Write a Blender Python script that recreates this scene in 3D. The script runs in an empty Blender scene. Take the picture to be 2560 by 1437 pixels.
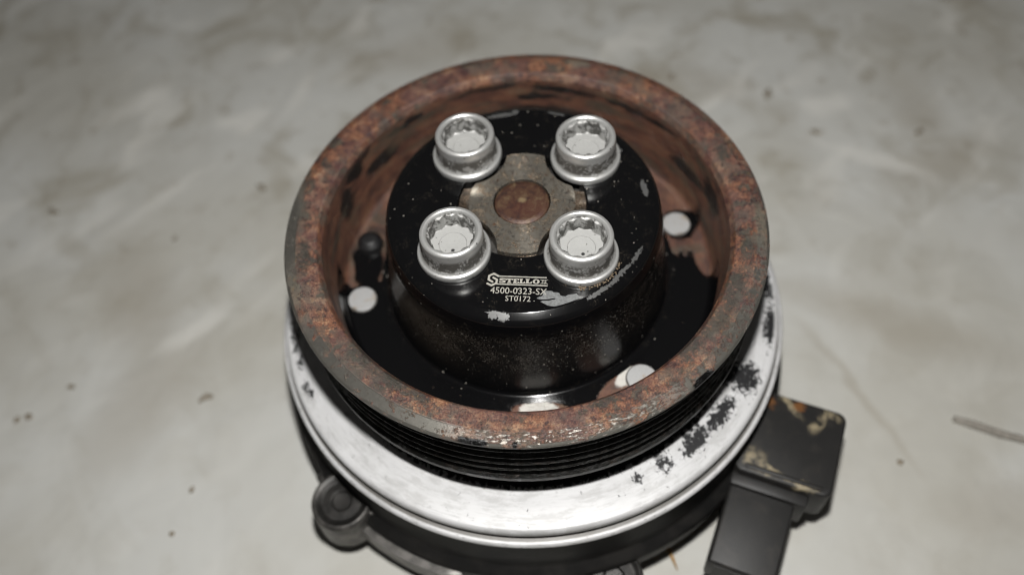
import bpy, bmesh, math, random
from mathutils import Vector, Matrix
PI = math.pi
S = 0.001                      # everything below is written in millimetres
random.seed(7)
scene = bpy.context.scene
C = scene.collection

# ------------------------------------------------------------------ camera
cam = bpy.data.cameras.new('camera')
camo = bpy.data.objects.new('camera', cam); C.objects.link(camo)
FW = Vector((-0.01864198, 0.54594645, -0.83761265))
RT = Vector((0.99686398, -0.05429156, -0.05757291))
UP = Vector((0.07690702, 0.83605915, 0.54322225))
CP = Vector((0.0, -133.343, 173.960))
m = Matrix((RT, UP, -FW)).transposed().to_4x4(); m.translation = CP * S
camo.matrix_world = m
cam.sensor_width = 36; cam.lens = 36 * 2200 / 2560
cam.clip_start = 0.01; cam.clip_end = 20
cam.dof.use_dof = True; cam.dof.focus_distance = 0.197; cam.dof.aperture_fstop = 5.6
cam.dof.aperture_blades = 7
scene.camera = camo

# ------------------------------------------------------------------ world: dim room light
world = bpy.data.worlds.new('World'); scene.world = world; world.use_nodes = True
bgn = world.node_tree.nodes['Background']
bgn.inputs[0].default_value = (1.0, 0.97, 0.92, 1); bgn.inputs[1].default_value = 0.045

# ------------------------------------------------------------------ the camera's pop-up flash
fl = bpy.data.lights.new('flash', 'SPOT'); flo = bpy.data.objects.new('flash', fl); C.objects.link(flo)
fl.energy = 4.05; fl.color = (1.0, 0.985, 0.96); fl.shadow_soft_size = 0.006
fl.spot_size = math.radians(125); fl.spot_blend = 0.7
flo.location = Vector((5, -89, 223)) * S
flo.rotation_euler = (FW).to_track_quat('-Z', 'Y').to_euler()

cy_ = scene.cycles
cy_.max_bounces = 4; cy_.diffuse_bounces = 2; cy_.glossy_bounces = 3; cy_.transmission_bounces = 0
cy_.use_adaptive_sampling = True; cy_.adaptive_threshold = 0.03; cy_.adaptive_min_samples = 12
cy_.use_denoising = True; cy_.filter_width = 1.15; cy_.caustics_reflective = False; cy_.caustics_refractive = False
scene.view_settings.view_transform = 'Standard'; scene.view_settings.look = 'None'
scene.view_settings.gamma = 1; scene.view_settings.exposure = 0.0
scene.view_settings.use_curve_mapping = False

# ================================================================== node helpers
class NT:
    def __init__(s, name):
        s.mat = bpy.data.materials.new(name); s.mat.use_nodes = True
        s.t = s.mat.node_tree; s.t.nodes.clear()
        s.out = s.t.nodes.new('ShaderNodeOutputMaterial')
        s.b = s.t.nodes.new('ShaderNodeBsdfPrincipled')
        s.t.links.new(s.b.outputs[0], s.out.inputs[0])
        s._c = None
    def n(s, typ, **kw):
        x = s.t.nodes.new(typ)
        for k, v in kw.items(): setattr(x, k, v)
        return x
    def put(s, sock, v):
        if isinstance(v, bpy.types.NodeSocket): s.t.links.new(v, sock)
        elif isinstance(v, (tuple, list)):
            sock.default_value = (*v, 1) if len(v) == 3 and sock.type == 'RGBA' else v
        else: sock.default_value = v
    def co(s):                                    # object coordinates in mm
        if s._c is None:
            a = s.n('ShaderNodeTexCoord'); s._c = s.vm('SCALE', a.outputs['Object'], sc=1000)
        return s._c
    def vm(s, op, a, b=None, sc=None):
        x = s.n('ShaderNodeVectorMath', operation=op); s.put(x.inputs[0], a)
        if b is not None: s.put(x.inputs[1], b)
        if sc is not None: s.put(x.inputs[3], sc)
        return x.outputs['Value'] if op in ('LENGTH', 'DOT_PRODUCT', 'DISTANCE') else x.outputs[0]
    def m(s, op, a, b=0.0, c=0.0, clamp=False):
        x = s.n('ShaderNodeMath', operation=op, use_clamp=clamp)
        s.put(x.inputs[0], a); s.put(x.inputs[1], b); s.put(x.inputs[2], c)
        return x.outputs[0]
    def sep(s, v):
        x = s.n('ShaderNodeSeparateXYZ'); s.put(x.inputs[0], v); return x.outputs
    def comb(s, a, b, c):
        x = s.n('ShaderNodeCombineXYZ')
        for i, v in enumerate((a, b, c)): s.put(x.inputs[i], v)
        return x.outputs[0]
    def noise(s, scale, detail=4, rough=0.55, vec=None, dist=0.0, off=None, color=False):
        x = s.n('ShaderNodeTexNoise'); v = vec if vec is not None else s.co()
        if off is not None: v = s.vm('ADD', v, off)
        s.put(x.inputs['Vector'], v); x.inputs['Scale'].default_value = scale
        x.inputs['Detail'].default_value = detail; x.inputs['Roughness'].default_value = rough
        x.inputs['Distortion'].default_value = dist
        return x.outputs['Color'] if color else x.outputs['Fac']
    def voro(s, scale, vec=None, rnd=1.0, off=None, feature='F1'):
        x = s.n('ShaderNodeTexVoronoi', feature=feature); v = vec if vec is not None else s.co()
        if off is not None: v = s.vm('ADD', v, off)
        s.put(x.inputs['Vector'], v)
        x.inputs['Scale'].default_value = scale; x.inputs['Randomness'].default_value = rnd
        return x.outputs
    def ss(s, v, lo, hi):                         # smoothstep, hi may be below lo
        x = s.n('ShaderNodeMapRange', interpolation_type='SMOOTHSTEP'); s.put(x.inputs[0], v)
        if hi < lo:
            x.inputs[1].default_value = hi; x.inputs[2].default_value = lo
            x.inputs[3].default_value = 1; x.inputs[4].default_value = 0
        else:
            x.inputs[1].default_value = lo; x.inputs[2].default_value = hi
        return x.outputs[0]
    def mix(s, f, a, b):
        x = s.n('ShaderNodeMix', data_type='RGBA'); s.put(x.inputs[0], f); s.put(x.inputs[6], a); s.put(x.inputs[7], b)
        return x.outputs[2]
    def mixf(s, f, a, b):
        x = s.n('ShaderNodeMix', data_type='FLOAT'); s.put(x.inputs[0], f); s.put(x.inputs[2], a); s.put(x.inputs[3], b)
        return x.outputs[0]
    def ramp(s, f, stops):
        x = s.n('ShaderNodeValToRGB'); s.put(x.inputs[0], f); e = x.color_ramp.elements
        while len(e) < len(stops): e.new(0.5)
        for el, (p, c) in zip(e, stops): el.position = p; el.color = (*c, 1)
        return x.outputs[0]
    def patch(s, vec, c, rx, ry, ang=0, edge=0.22):   # soft edged ellipse in the plane of x and y
        mp = s.n('ShaderNodeMapping', vector_type='TEXTURE'); s.put(mp.inputs[0], vec)
        mp.inputs[1].default_value = (c[0], c[1], 0); mp.inputs[2].default_value = (0, 0, math.radians(ang))
        mp.inputs[3].default_value = (rx, ry, 1e6)
        return s.ss(s.vm('LENGTH', mp.outputs[0]), 1 + edge, 1 - edge)
    def union(s, lst):
        r = lst[0]
        for q in lst[1:]: r = s.m('MAXIMUM', r, q)
        return r
    def warp(s, scale, amp, vec=None, detail=4):
        v = vec if vec is not None else s.co()
        c = s.noise(scale, detail, 0.6, v, color=True)
        return s.vm('ADD', v, s.vm('SCALE', s.vm('SUBTRACT', c, (0.5, 0.5, 0.5)), sc=amp))
    def polar(s):
        x, y, z = s.sep(s.co())
        r = s.vm('LENGTH', s.comb(x, y, 0.0))
        rr = s.m('MAXIMUM', r, 0.01)
        return r, s.m('DIVIDE', x, rr), s.m('DIVIDE', y, rr), z, x, y
    def bump(s, h, strength, dist=0.1, prev=None):
        x = s.n('ShaderNodeBump'); s.put(x.inputs['Height'], h); x.inputs['Strength'].default_value = strength
        x.inputs['Distance'].default_value = dist * S
        if prev is not None: s.put(x.inputs['Normal'], prev)
        return x.outputs[0]
    def set(s, **kw):
        names = dict(col='Base Color', rough='Roughness', metal='Metallic', normal='Normal', spec='Specular IOR Level',
                     coat='Coat Weight', coatr='Coat Roughness', aniso='Anisotropic', anrot='Anisotropic Rotation', tang='Tangent')
        for k, v in kw.items(): s.put(s.b.inputs[names[k]], v)
        return s.mat

def rust_color(n, seed=0.0, streak=None):
    """mottled rust: brown, orange, maroon and grey-black scale"""
    o = (seed, seed * 1.7, seed * 0.6)
    v = n.co() if streak is None else streak
    big = n.noise(0.07, 3, 0.62, v, 0.2, o)
    mid = n.noise(0.33, 6, 0.74, v, 0.0, (seed + 31, 5, 9))
    fine = n.noise(2.4, 4, 0.78, n.co(), 0.0, (seed, 71, 3))
    f = n.m('ADD', n.m('ADD', n.m('MULTIPLY', mid, 0.50), n.m('MULTIPLY', fine, 0.50)), n.m('MULTIPLY', n.m('SUBTRACT', n.noise(0.11, 4, 0.7, v, 0.0, (3, seed, 44)), 0.5), 0.30))
    c = n.ramp(f, [(0.36, (0.014, 0.009, 0.009)), (0.44, (0.046, 0.021, 0.016)), (0.50, (0.118, 0.046, 0.026)),
                   (0.55, (0.182, 0.078, 0.040)), (0.64, (0.31, 0.195, 0.115))])
    c2 = n.ramp(f, [(0.36, (0.016, 0.010, 0.011)), (0.45, (0.066, 0.027, 0.024)), (0.52, (0.122, 0.060, 0.043)), (0.60, (0.185, 0.118, 0.080)), (0.70, (0.25, 0.20, 0.15))])
    grey = n.ss(n.noise(0.13, 5, 0.74, v, 0.0, (seed + 8, 66, 2)), 0.50, 0.60)
    c = n.mix(n.ss(big, 0.42, 0.58), c, c2)
    c = n.mix(n.m('MULTIPLY', grey, 0.62), c, n.mix(fine, (0.030, 0.027, 0.023), (0.105, 0.088, 0.068)))
    return c, big, mid, fine

# ================================================================== materials
def mat_floor():
    n = NT('floor_concrete'); w = n.warp(0.05, 10, detail=2)
    big = n.noise(0.012, 3, 0.55, w); mid = n.noise(0.035, 3, 0.6, w, 0.7, (40, 10, 0)); fin = n.noise(0.10, 4, 0.6, w, 0.0, (9, 80, 0))
    x, y, z = n.sep(n.co())
    st = n.noise(0.05, 2, 0.6, n.comb(n.m('ADD', n.m('MULTIPLY', x, 0.8), n.m('MULTIPLY', y, -0.9)), n.m('ADD', n.m('MULTIPLY', x, .38), n.m('MULTIPLY', y, .34)), 0.0), 0.5)
    col = n.mix(n.ss(big, 0.36, 0.64), (0.50, 0.50, 0.475), (0.435, 0.425, 0.385))
    far = n.ss(y, -10, 130)                                  # the floor is more worn away from the pump's front
    col = n.mix(n.m('MULTIPLY', n.ss(mid, 0.48, 0.72), n.m('ADD', 0.22, n.m('MULTIPLY', far, 0.58))), col, (0.30, 0.275, 0.22))
    col = n.mix(n.m('MULTIPLY', n.ss(fin, 0.54, 0.76), n.m('ADD', 0.10, n.m('MULTIPLY', far, 0.62))), col, (0.27, 0.24, 0.19))
    col = n.mix(n.m('MULTIPLY', n.ss(st, 0.54, 0.72), n.m('ADD', 0.10, n.m('MULTIPLY', far, 0.5))), col, (0.64, 0.63, 0.59))
    spots = []
    for (cx, cy, rx, ry, a) in [(-133, 32, 12, 26, 24), (-125, -3, 26, 11, 60), (115, 4, 34, 7, -28), (128, -58, 14, 8, 0), (150, 68, 20, 8, 20),
                                (-40, 145, 24, 10, 10), (70, 118, 22, 7, -25), (150, 95, 8, 20, 0), (97, -20, 24, 1.6, -66)]:
        spots.append(n.patch(w, (cx, cy), rx, ry, a, 0.7))
    col = n.mix(n.m('MULTIPLY', n.union(spots), 0.34), col, (0.27, 0.235, 0.18))
    pale = [n.patch(w, c, a, b, r, 0.6) for (c, a, b, r) in [((-150, 130), 14, 4, 32), ((-112, 22), 12, 3.5, 40), ((118, 100), 9, 5, 10), ((-60, 92), 22, 4, 8), ((128, 70), 20, 3, -30)]]
    col = n.mix(n.m('MULTIPLY', n.union(pale), 0.5), col, (0.66, 0.65, 0.61))
    nm = n.bump(n.noise(0.05, 2, 0.5, None, 0.4), 0.35, 3.0)
    return n.set(col=col, rough=0.6, spec=0.3, normal=nm)

def dust_mask(n, cell, lo, hi, amount=1.0, off=(0, 0, 0)):
    v = n.voro(1.0 / cell, off=off)
    rad = n.m('MULTIPLY', n.sep(v['Color'])[0], 1.0)
    th = n.m('MULTIPLY', n.m('POWER', rad, 3.0), hi)
    return n.m('LESS_THAN', v['Distance'], n.m('ADD', th, lo))

def mat_hub():
    n = NT('hub_black_enamel'); r, cx, cy, z, x, y = n.polar()
    w = n.warp(0.9, 1.6); wf = n.warp(1.9, 2.0, detail=5)
    # dust specks: few on the flat top, many on the skirt
    d1 = dust_mask(n, 1.15, -0.05, 0.24); d2 = dust_mask(n, 0.5, 0.02, 0.34, off=(3, 9, 2))
    skirt = n.m('MULTIPLY', n.ss(z, 3.0, -3.0), n.ss(z, -21.0, -8.0))
    haze = n.ss(n.noise(0.16, 5, 0.6, w), 0.40, 0.66)
    fine = n.noise(3.0, 4, 0.75)
    film = n.m('MULTIPLY', skirt, n.m('MULTIPLY', n.m('ADD', 0.25, n.m('MULTIPLY', haze, 0.5)), n.ss(fine, 0.40, 0.70)))
    left = n.m('MULTIPLY', n.ss(cx, -0.35, -0.85), skirt)
    film = n.m('ADD', film, n.m('MULTIPLY', left, 0.35), clamp=True)
    topdirt = n.m('MULTIPLY', n.m('MULTIPLY', n.ss(n.noise(0.28, 5, 0.7, w, 0.3, (5, 5, 5)), 0.52, 0.72), n.ss(fine, 0.5, 0.66)), 0.45)
    col = n.mix(film, (0.0028, 0.0028, 0.0031), (0.058, 0.045, 0.033))
    col = n.mix(topdirt, col, (0.10, 0.085, 0.065))
    sp = n.m('MAXIMUM', n.m('MULTIPLY', d1, 0.75), n.m('MULTIPLY', n.m('MULTIPLY', d2, skirt), 0.36))
    col = n.mix(sp, col, (0.34, 0.315, 0.275))
    # bare metal where the enamel has flaked off the shoulder
    chips = [n.patch(wf, (-8.6, -30.7), 1.0, 0.8, -15, .1), n.patch(wf, (-6.2, -31.3), 1.3, 0.9, -8, .1), n.patch(wf, (-7.4, -30.4), 2.6, .35, -14, .1),
             n.patch(wf, (25.6, -17.6), 0.45, 2.8, -35, .12), n.patch(wf, (20.9, -22.8), 0.5, 4.2, -45, .12), n.patch(wf, (15.9, -26.8), 0.5, 3.4, -58, .12),
             n.patch(wf, (29.9, 1.8), 0.75, 2.6, 4, .12), n.patch(wf, (24.8, 15.5), 0.6, 2.0, 32, .12),
             n.patch(wf, (-3.6, 29.6), 3.8, 0.7, 6, .12), n.patch(wf, (10.8, 28.6), 2.4, 0.4, -20, .12), n.patch(wf, (0.0, 30.4), 0.8, 1.0, 0, .1)]
    ch = n.m('MULTIPLY', n.union(chips), n.ss(z, 1.0, 3.0))
    brush = n.noise(1.0, 3, 0.7, n.vm('MULTIPLY', n.co(), (0.5, 6.0, 1.0)))
    bare = n.mix(brush, (0.05, 0.05, 0.05), (0.13, 0.13, 0.127))
    col = n.mix(ch, col, bare)
    rough = n.mixf(n.m('MAXIMUM', film, sp), n.mixf(skirt, 0.13, 0.24), 0.8)
    rough = n.mixf(ch, rough, 0.42)
    wall = n.m('MULTIPLY', n.ss(z, 0.5, -3.0), n.ss(z, -21.6, -21.0))
    rough = n.mixf(n.m('MULTIPLY', wall, n.m('SUBTRACT', 1.0, n.m('MAXIMUM', sp, film))), rough, 0.20)
    tg = n.n('ShaderNodeTangent', direction_type='RADIAL', axis='Z')
    nm = n.bump(n.noise(0.5, 3, 0.5), 0.10, 0.10)
    nm = n.bump(n.m('MAXIMUM', sp, n.m('MULTIPLY', film, fine)), 0.35, 0.12, nm)
    return n.set(col=col, rough=rough, metal=n.m('MULTIPLY', ch, 0.35), normal=nm, spec=0.5, aniso=n.m('MULTIPLY', wall, 0.7), anrot=0.25, tang=tg.outputs[0])

def mat_pulley():
    n = NT('pulley_rust_and_paint'); r, cx, cy, z, x, y = n.polar()
    rc, big, mid, fine = rust_color(n)
    w = n.warp(0.45, 4.0); wf = n.warp(1.6, 1.4)
    ring = n.comb(n.m('MULTIPLY', cx, 26.0), n.m('MULTIPLY', cy, 26.0), n.m('MULTIPLY', n.m('ADD', z, n.m('MULTIPLY', r, 0.6)), 1.6))
    # grey black scale islands on the rim face
    scale_m = n.ss(n.noise(0.16, 6, 0.76, w, 0.0, (14, 2, 60)), 0.555, 0.585)
    scale_c = n.mix(fine, (0.030, 0.028, 0.024), (0.075, 0.068, 0.050))
    col = n.mix(n.m('MULTIPLY', scale_m, 0.85), rc, scale_c)
    # dark scale and bare olive steel where they show on the rim
    wr = n.warp(0.55, 4.5, detail=5)
    spots = n.union([n.patch(wr, c, a_, b_, t_, .35) for (c, a_, b_, t_) in [((-54.6, -6), 1.8, 4.5, 3), ((52.8, -13.5), 1.4, 3.4, -12), ((47.6, -25.5), 2.0, 6.5, -28), ((41.5, -33.5), 2.0, 5.5, -38), ((35, -39), 1.6, 4, -48),
             ((-39.5, -34.5), 2.0, 5.0, 40), ((-33, -41), 2.0, 5.5, 52), ((-26.5, -46), 1.4, 4, 58), ((12.5, 53), 1.5, 1.0, 0), ((-35.4, 44.3), 1.4, 1.0, 40), ((-51, 23.7), 1.2, 2.2, 20), ((52.4, 16.3), 1.2, 3.0, 15), ((14, -51), 3.6, 1.1, 12)]])
    sm = n.m('MULTIPLY', spots, n.ss(n.noise(0.9, 5, 0.75, n.co(), 0.0, (1, 90, 4)), 0.36, 0.48))
    col = n.mix(n.m('MULTIPLY', sm, 0.88), col, n.mix(fine, (0.012, 0.012, 0.011), (0.050, 0.047, 0.036)))
    olive_r = n.union([n.patch(wr, c, a_, b_, t_, .4) for (c, a_, b_, t_) in [((-58.5, -6), 1.6, 10, 4), ((-57.8, 10), 1.4, 6, -8), ((57.5, -8), 1.4, 7, -8), ((19, 53.5), 3.5, 1.6, -20), ((-56, -16), 1.6, 5, 16)]])
    col = n.mix(n.m('MULTIPLY', olive_r, 0.7), col, n.mix(fine, (0.075, 0.072, 0.056), (0.135, 0.128, 0.10)))
    # ochre flecks
    och = n.ss(n.noise(0.6, 6, 0.78, n.co(), 0.0, (2, 40, 7)), 0.58, 0.66)
    col = n.mix(n.m('MULTIPLY', och, 0.55), col, (0.21, 0.12, 0.048))
    dark = n.ss(n.noise(0.8, 6, 0.8, n.co(), 0.0, (20, 4, 17)), 0.545, 0.60)
    col = n.mix(n.m('MULTIPLY', dark, 0.85), col, (0.020, 0.010, 0.011))
    # turned steel band along the outer chamfer: bare at the front left and front right
    ringn = n.noise(0.9, 4, 0.7, n.comb(n.m('MULTIPLY', cx, 12.0), n.m('MULTIPLY', cy, 12.0), n.m('MULTIPLY', r, 0.55)))
    keep = n.union([n.patch(w, (-37, -43), 26, 13, -42, .35), n.patch(w, (46, -34), 10, 25, -38, .35), n.patch(w, (-59, 2), 4, 14, 0, .5)])
    band = n.ss(r, 56.7, 57.15)
    ragged = n.noise(0.45, 6, 0.78, n.co(), 0.0, (51, 3, 3))
    bare = n.m('MULTIPLY', n.m('MULTIPLY', band, keep), n.ss(n.m('ADD', ragged, n.m('MULTIPLY', n.ss(cx, -0.1, 0.5), 0.07)), 0.60, 0.54))
    edge_bare = n.m('MULTIPLY', n.ss(r, 59.2, 59.5), n.ss(ringn, 0.56, 0.48))
    front_glint = n.m('MULTIPLY', n.m('MULTIPLY', band, n.ss(cy, -0.75, -0.92)), n.ss(n.noise(1.0, 4, 0.75, n.comb(n.m('MULTIPLY', cx, 34.0), n.m('MULTIPLY', cy, 34.0), n.m('MULTIPLY', r, 2.6)), 0.0, (8, 8, 1)), 0.46, 0.58))  # steel streaks painted where the highlight falls on the front chamfer
    bare = n.m('MAXIMUM', bare, n.m('MAXIMUM', n.m('MULTIPLY', edge_bare, n.ss(cy, 0.25, -0.1)), n.m('MULTIPLY', front_glint, 0.8)))
    turn = n.m('FRACT', n.m('MULTIPLY', r, 2.6))
    steel = n.mix(n.noise(1.2, 4, 0.6), (0.12, 0.114, 0.100), (0.185, 0.178, 0.158))
    col = n.mix(bare, col, steel)
    # the face itself shows greyish mill scale next to the bare band
    gsc = n.m('MULTIPLY', n.m('MULTIPLY', n.ss(r, 52.0, 54.5), keep), n.ss(n.noise(0.5, 6, 0.72, w, 0.4, (77, 1, 5)), 0.49, 0.54))
    col = n.mix(n.m('MULTIPLY', n.m('MULTIPLY', gsc, n.m('SUBTRACT', 1.0, bare)), 0.66), col, n.mix(fine, (0.030, 0.029, 0.024), (0.075, 0.070, 0.054)))
    # well: web and inner wall
    well = n.ss(r, 51.0, 50.7)
    ring2 = n.comb(n.m('MULTIPLY', cx, 15.0), n.m('MULTIPLY', cy, 15.0), n.m('MULTIPLY', z, 1.7))
    streak = n.noise(0.34, 5, 0.70, ring2, 0.0, (6, 6, 6))
    wallc = n.ramp(n.noise(0.22, 6, 0.72, ring, 0.0), [(0.34, (0.026, 0.015, 0.012)), (0.45, (0.070, 0.032, 0.023)), (0.56, (0.118, 0.054, 0.033)), (0.70, (0.115, 0.074, 0.046))])
    wallc = n.mix(n.m('MULTIPLY', n.ss(streak, 0.60, 0.66), 0.8), wallc, (0.010, 0.009, 0.008))
    sv = n.comb(n.m('MULTIPLY', n.m('ARCTAN2', x, y), 51.0), z, 0.0)
    svw = n.warp(0.28, 7.5, n.vm('MULTIPLY', sv, (0.6, 1.6, 1.0)), detail=6)
    marks = []
    for (cs, cz, rs, rz_, an) in [(-7, -3.9, 6.5, 1.0, 4), (7.5, -13.0, 7.5, 1.2, 0), (14, -5.0, 7.0, 1.0, -6), (6.4, -8.1, 4, 0.8, 0), (34, -5.5, 5.5, 1.0, 2), (44.5, -5.8, 5.0, 0.7, 8),
                                  (-33.5, -5.2, 5.0, 1.0, 18), (-54, -4.6, 2.6, 2.6, 0), (-49, -3.3, 2.4, 1.2, 0), (22, -14, 5, 1.2, 0), (58, -12, 6, 1.6, 10), (-44, -10.5, 5, 1.6, 0), (-62, -10, 3, 3.5, 0), (71, -9, 4, 2.5, 0)]:
        marks.append(n.patch(svw, (cs * 0.6, cz * 1.6), rs * 0.8, rz_ * 2.1, an, 0.3))
    wallc = n.mix(n.m('MULTIPLY', n.union(marks), n.m('MULTIPLY', n.ss(n.noise(0.7, 5, 0.72, svw), 0.30, 0.42), 0.97)), wallc, (0.007, 0.0065, 0.006))
    olive = n.ss(n.noise(0.20, 5, 0.7, ring2, 0.0, (90, 6, 6)), 0.50, 0.60)
    wallc = n.mix(n.m('MULTIPLY', olive, 0.65), wallc, (0.055, 0.046, 0.032))
    col = n.mix(well, col, wallc)
    # black enamel on the front half of the web and lower wall
    front = n.ss(n.m('ADD', y, n.m('MULTIPLY', n.m('SUBTRACT', n.noise(0.16, 5, 0.62), 0.5), 22.0)), 1.8, 0.2)
    rustspots = n.union([n.patch(wf, (20.8, -36.7), 7.8, 3.0, 40, .1), n.patch(wf, (0.6, -41.4), 7.0, 2.0, -4, .1), n.patch(wf, (48.0, 1.6), 3.0, 8, 0, .12), n.patch(wf, (-49.2, 6.3), 1.9, 6.4, 12, .12)])
    blk_holes = n.union([n.patch(wf, (-43.6, 6.0), 4.6, 7.5, 0, .12), n.patch(wf, (42.9, 11.2), 5.3, 5.1, 0, .1)])
    webm = n.ss(z, -14.0, -16.5)
    bl = n.m('MULTIPLY', n.m('MULTIPLY', well, webm), n.m('MULTIPLY', n.m('MAXIMUM', front, blk_holes), n.m('SUBTRACT', 1.0, rustspots)))
    dust = n.m('MULTIPLY', dust_mask(n, 1.7, -0.03, 0.17), 0.6)
    enamel = n.mix(dust, (0.0028, 0.0028, 0.0031), (0.075, 0.058, 0.045))
    col = n.mix(bl, col, enamel)
    chip_glare = n.m('MULTIPLY', n.m('MULTIPLY', well, webm), n.union([n.patch(wf, (0.2, -41.2), 4.8, 2.0, -4, .12), n.patch(wf, (22.6, -34.2), 3.6, 1.8, 40, .15)]))
    col = n.mix(chip_glare, col, n.mix(fine, (0.34, 0.32, 0.28), (0.72, 0.70, 0.66)))  # bare metal chips, colour whitened to carry the flash highlight
    # outside below the rim: black grooves
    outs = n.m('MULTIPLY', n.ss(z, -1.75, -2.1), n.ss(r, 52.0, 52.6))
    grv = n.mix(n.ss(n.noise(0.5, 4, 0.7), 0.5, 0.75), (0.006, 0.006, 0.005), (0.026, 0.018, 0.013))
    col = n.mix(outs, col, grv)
    smear = n.m('MULTIPLY', n.ss(r, 58.7, 59.0), n.union([n.patch(wf, (-14.5, -57.6), 3.4, 1.2, -14, .15), n.patch(wf, (37, -47), 3.2, 1.2, 38, .15), n.patch(wf, (-5.5, -59.5), 0.5, 1.4, 0, .2)]))
    col = n.mix(smear, col, (0.006, 0.006, 0.006))
    rough = n.mixf(bare, n.mixf(mid, 0.40, 0.62), 0.36)
    rough = n.mixf(bl, rough, 0.17); rough = n.mixf(chip_glare, rough, 0.5); rough = n.mixf(outs, rough, 0.45); rough = n.mixf(smear, rough, 0.3)
    inv = n.m('SUBTRACT', 1.0, n.m('MAXIMUM', bl, bare))
    h = n.m('MULTIPLY', n.m('ADD', n.m('MULTIPLY', fine, 0.6), n.m('ADD', n.m('MULTIPLY', mid, 0.9), n.m('MULTIPLY', scale_m, -0.35))), inv)
    nm = n.bump(h, 0.7, 0.34)
    nm = n.bump(n.m('MULTIPLY', turn, bare), 0.25, 0.06, nm)
    nm = n.bump(n.m('MULTIPLY', n.noise(0.12, 2, 0.5), bl), 0.3, 0.5, nm)
    return n.set(col=col, rough=rough, metal=n.m('MAXIMUM', n.m('MULTIPLY', bare, 0.7), n.m('MULTIPLY', chip_glare, 0.2)), normal=nm, spec=0.5)

def mat_ring():
    n = NT('ring_polished_aluminium'); r, cx, cy, z, x, y = n.polar()
    ringv = n.comb(n.m('MULTIPLY', cx, 30.0), n.m('MULTIPLY', cy, 30.0), n.m('MULTIPLY', r, 2.2))
    brush = n.noise(1.0, 4, 0.65, n.comb(n.m('MULTIPLY', cx, 8.0), n.m('MULTIPLY', cy, 8.0), n.m('MULTIPLY', r, 3.0)))
    cloud = n.noise(0.10, 5, 0.6, n.warp(0.3, 4))
    col = n.mix(cloud, (0.44, 0.44, 0.44), (0.60, 0.60, 0.605))
    col = n.mix(n.m('MULTIPLY', n.ss(brush, 0.5, 0.72), 0.30), col, (0.26, 0.26, 0.26))
    w = n.warp(1.1, 3.2, detail=5)
    # black paint left in ragged flakes
    drag = n.comb(n.m('ADD', n.m('MULTIPLY', x, 0.55), n.m('MULTIPLY', y, 0.9)), n.m('ADD', n.m('MULTIPLY', x, -0.9), n.m('MULTIPLY', y, 0.35)), 0.0)
    fl_ = n.noise(0.7, 6, 0.76, drag, 0.2)
    zone = n.union([n.patch(w, (38.3, -48.2), 2.6, 5.2, -38, .7), n.patch(w, (54.0, -31.5), 4.6, 4.8, 0, .8), n.patch(w, (46.0, -41.5), 2.2, 7.0, -42, .8),
                    n.patch(w, (64, -17), 2.2, 7, -14, .9), n.patch(w, (65.5, -3), 1.6, 7, 0, .9), n.patch(w, (23, -56.6), 1.8, 1.6, 0, .8),
                    n.patch(w, (-65, -9), 2.0, 7, 6, .9), n.patch(w, (-60.5, -25.5), 2.0, 4, 22, .9), n.patch(w, (-63, -17), 2.0, 4, 14, .9), n.patch(w, (30, -53.5), 2.5, 2.5, 0, .9)])
    inner = n.ss(r, 60.2, 55.6)  # flakes thicken inward; the pulley's shadow is painted in here as well
    base = n.m('ADD', n.m('MULTIPLY', zone, 0.30), n.m('MULTIPLY', inner, 0.42))
    right = n.m('MULTIPLY', n.ss(n.m('SUBTRACT', cx, n.m('MULTIPLY', cy, 0.3)), 0.45, 0.95), 0.09)
    fmask = n.ss(n.m('ADD', n.m('ADD', fl_, base), right), 0.76, 0.785)
    tiny = n.ss(n.noise(0.55, 5, 0.7, n.vm('MULTIPLY', n.warp(1.5, 1.5), (1.4, 0.7, 1.0)), 0.3, (9, 3, 8)), 0.662, 0.68)
    fm = n.m('MULTIPLY', n.m('MAXIMUM', fmask, tiny), n.ss(r, 67.6, 66.6))
    col = n.mix(fm, col, (0.012, 0.012, 0.013))
    scuff = n.m('MULTIPLY', n.ss(n.noise(0.30, 5, 0.75, n.comb(n.m('MULTIPLY', cx, 22.0), n.m('MULTIPLY', cy, 22.0), n.m('MULTIPLY', r, 1.2)), 0.0, (3, 30, 3)), 0.48, 0.62), 0.34)
    col = n.mix(n.m('MULTIPLY', scuff, n.m('SUBTRACT', 1.0, fm)), col, (0.25, 0.245, 0.235))
    groove = n.m('MULTIPLY', n.ss(z, -35.6, -36.2), n.ss(r, 69.4, 68.8))
    col = n.mix(n.m('MULTIPLY', groove, 0.85), col, (0.055, 0.048, 0.038))
    chip = n.m('MULTIPLY', n.ss(n.noise(1.3, 5, 0.75, ringv, 0.3, (4, 2, 1)), 0.58, 0.66), n.ss(z, -37.0, -37.6))
    col = n.mix(n.m('MULTIPLY', chip, 0.8), col, (0.05, 0.04, 0.03))
    rough = n.mixf(fm, n.mixf(cloud, 0.42, 0.55), 0.4)
    nm = n.bump(brush, 0.08, 0.10); nm = n.bump(fm, 0.5, 0.08, nm)
    return n.set(col=col, rough=rough, metal=n.mixf(fm, 0.14, 0.0), normal=nm)

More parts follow.
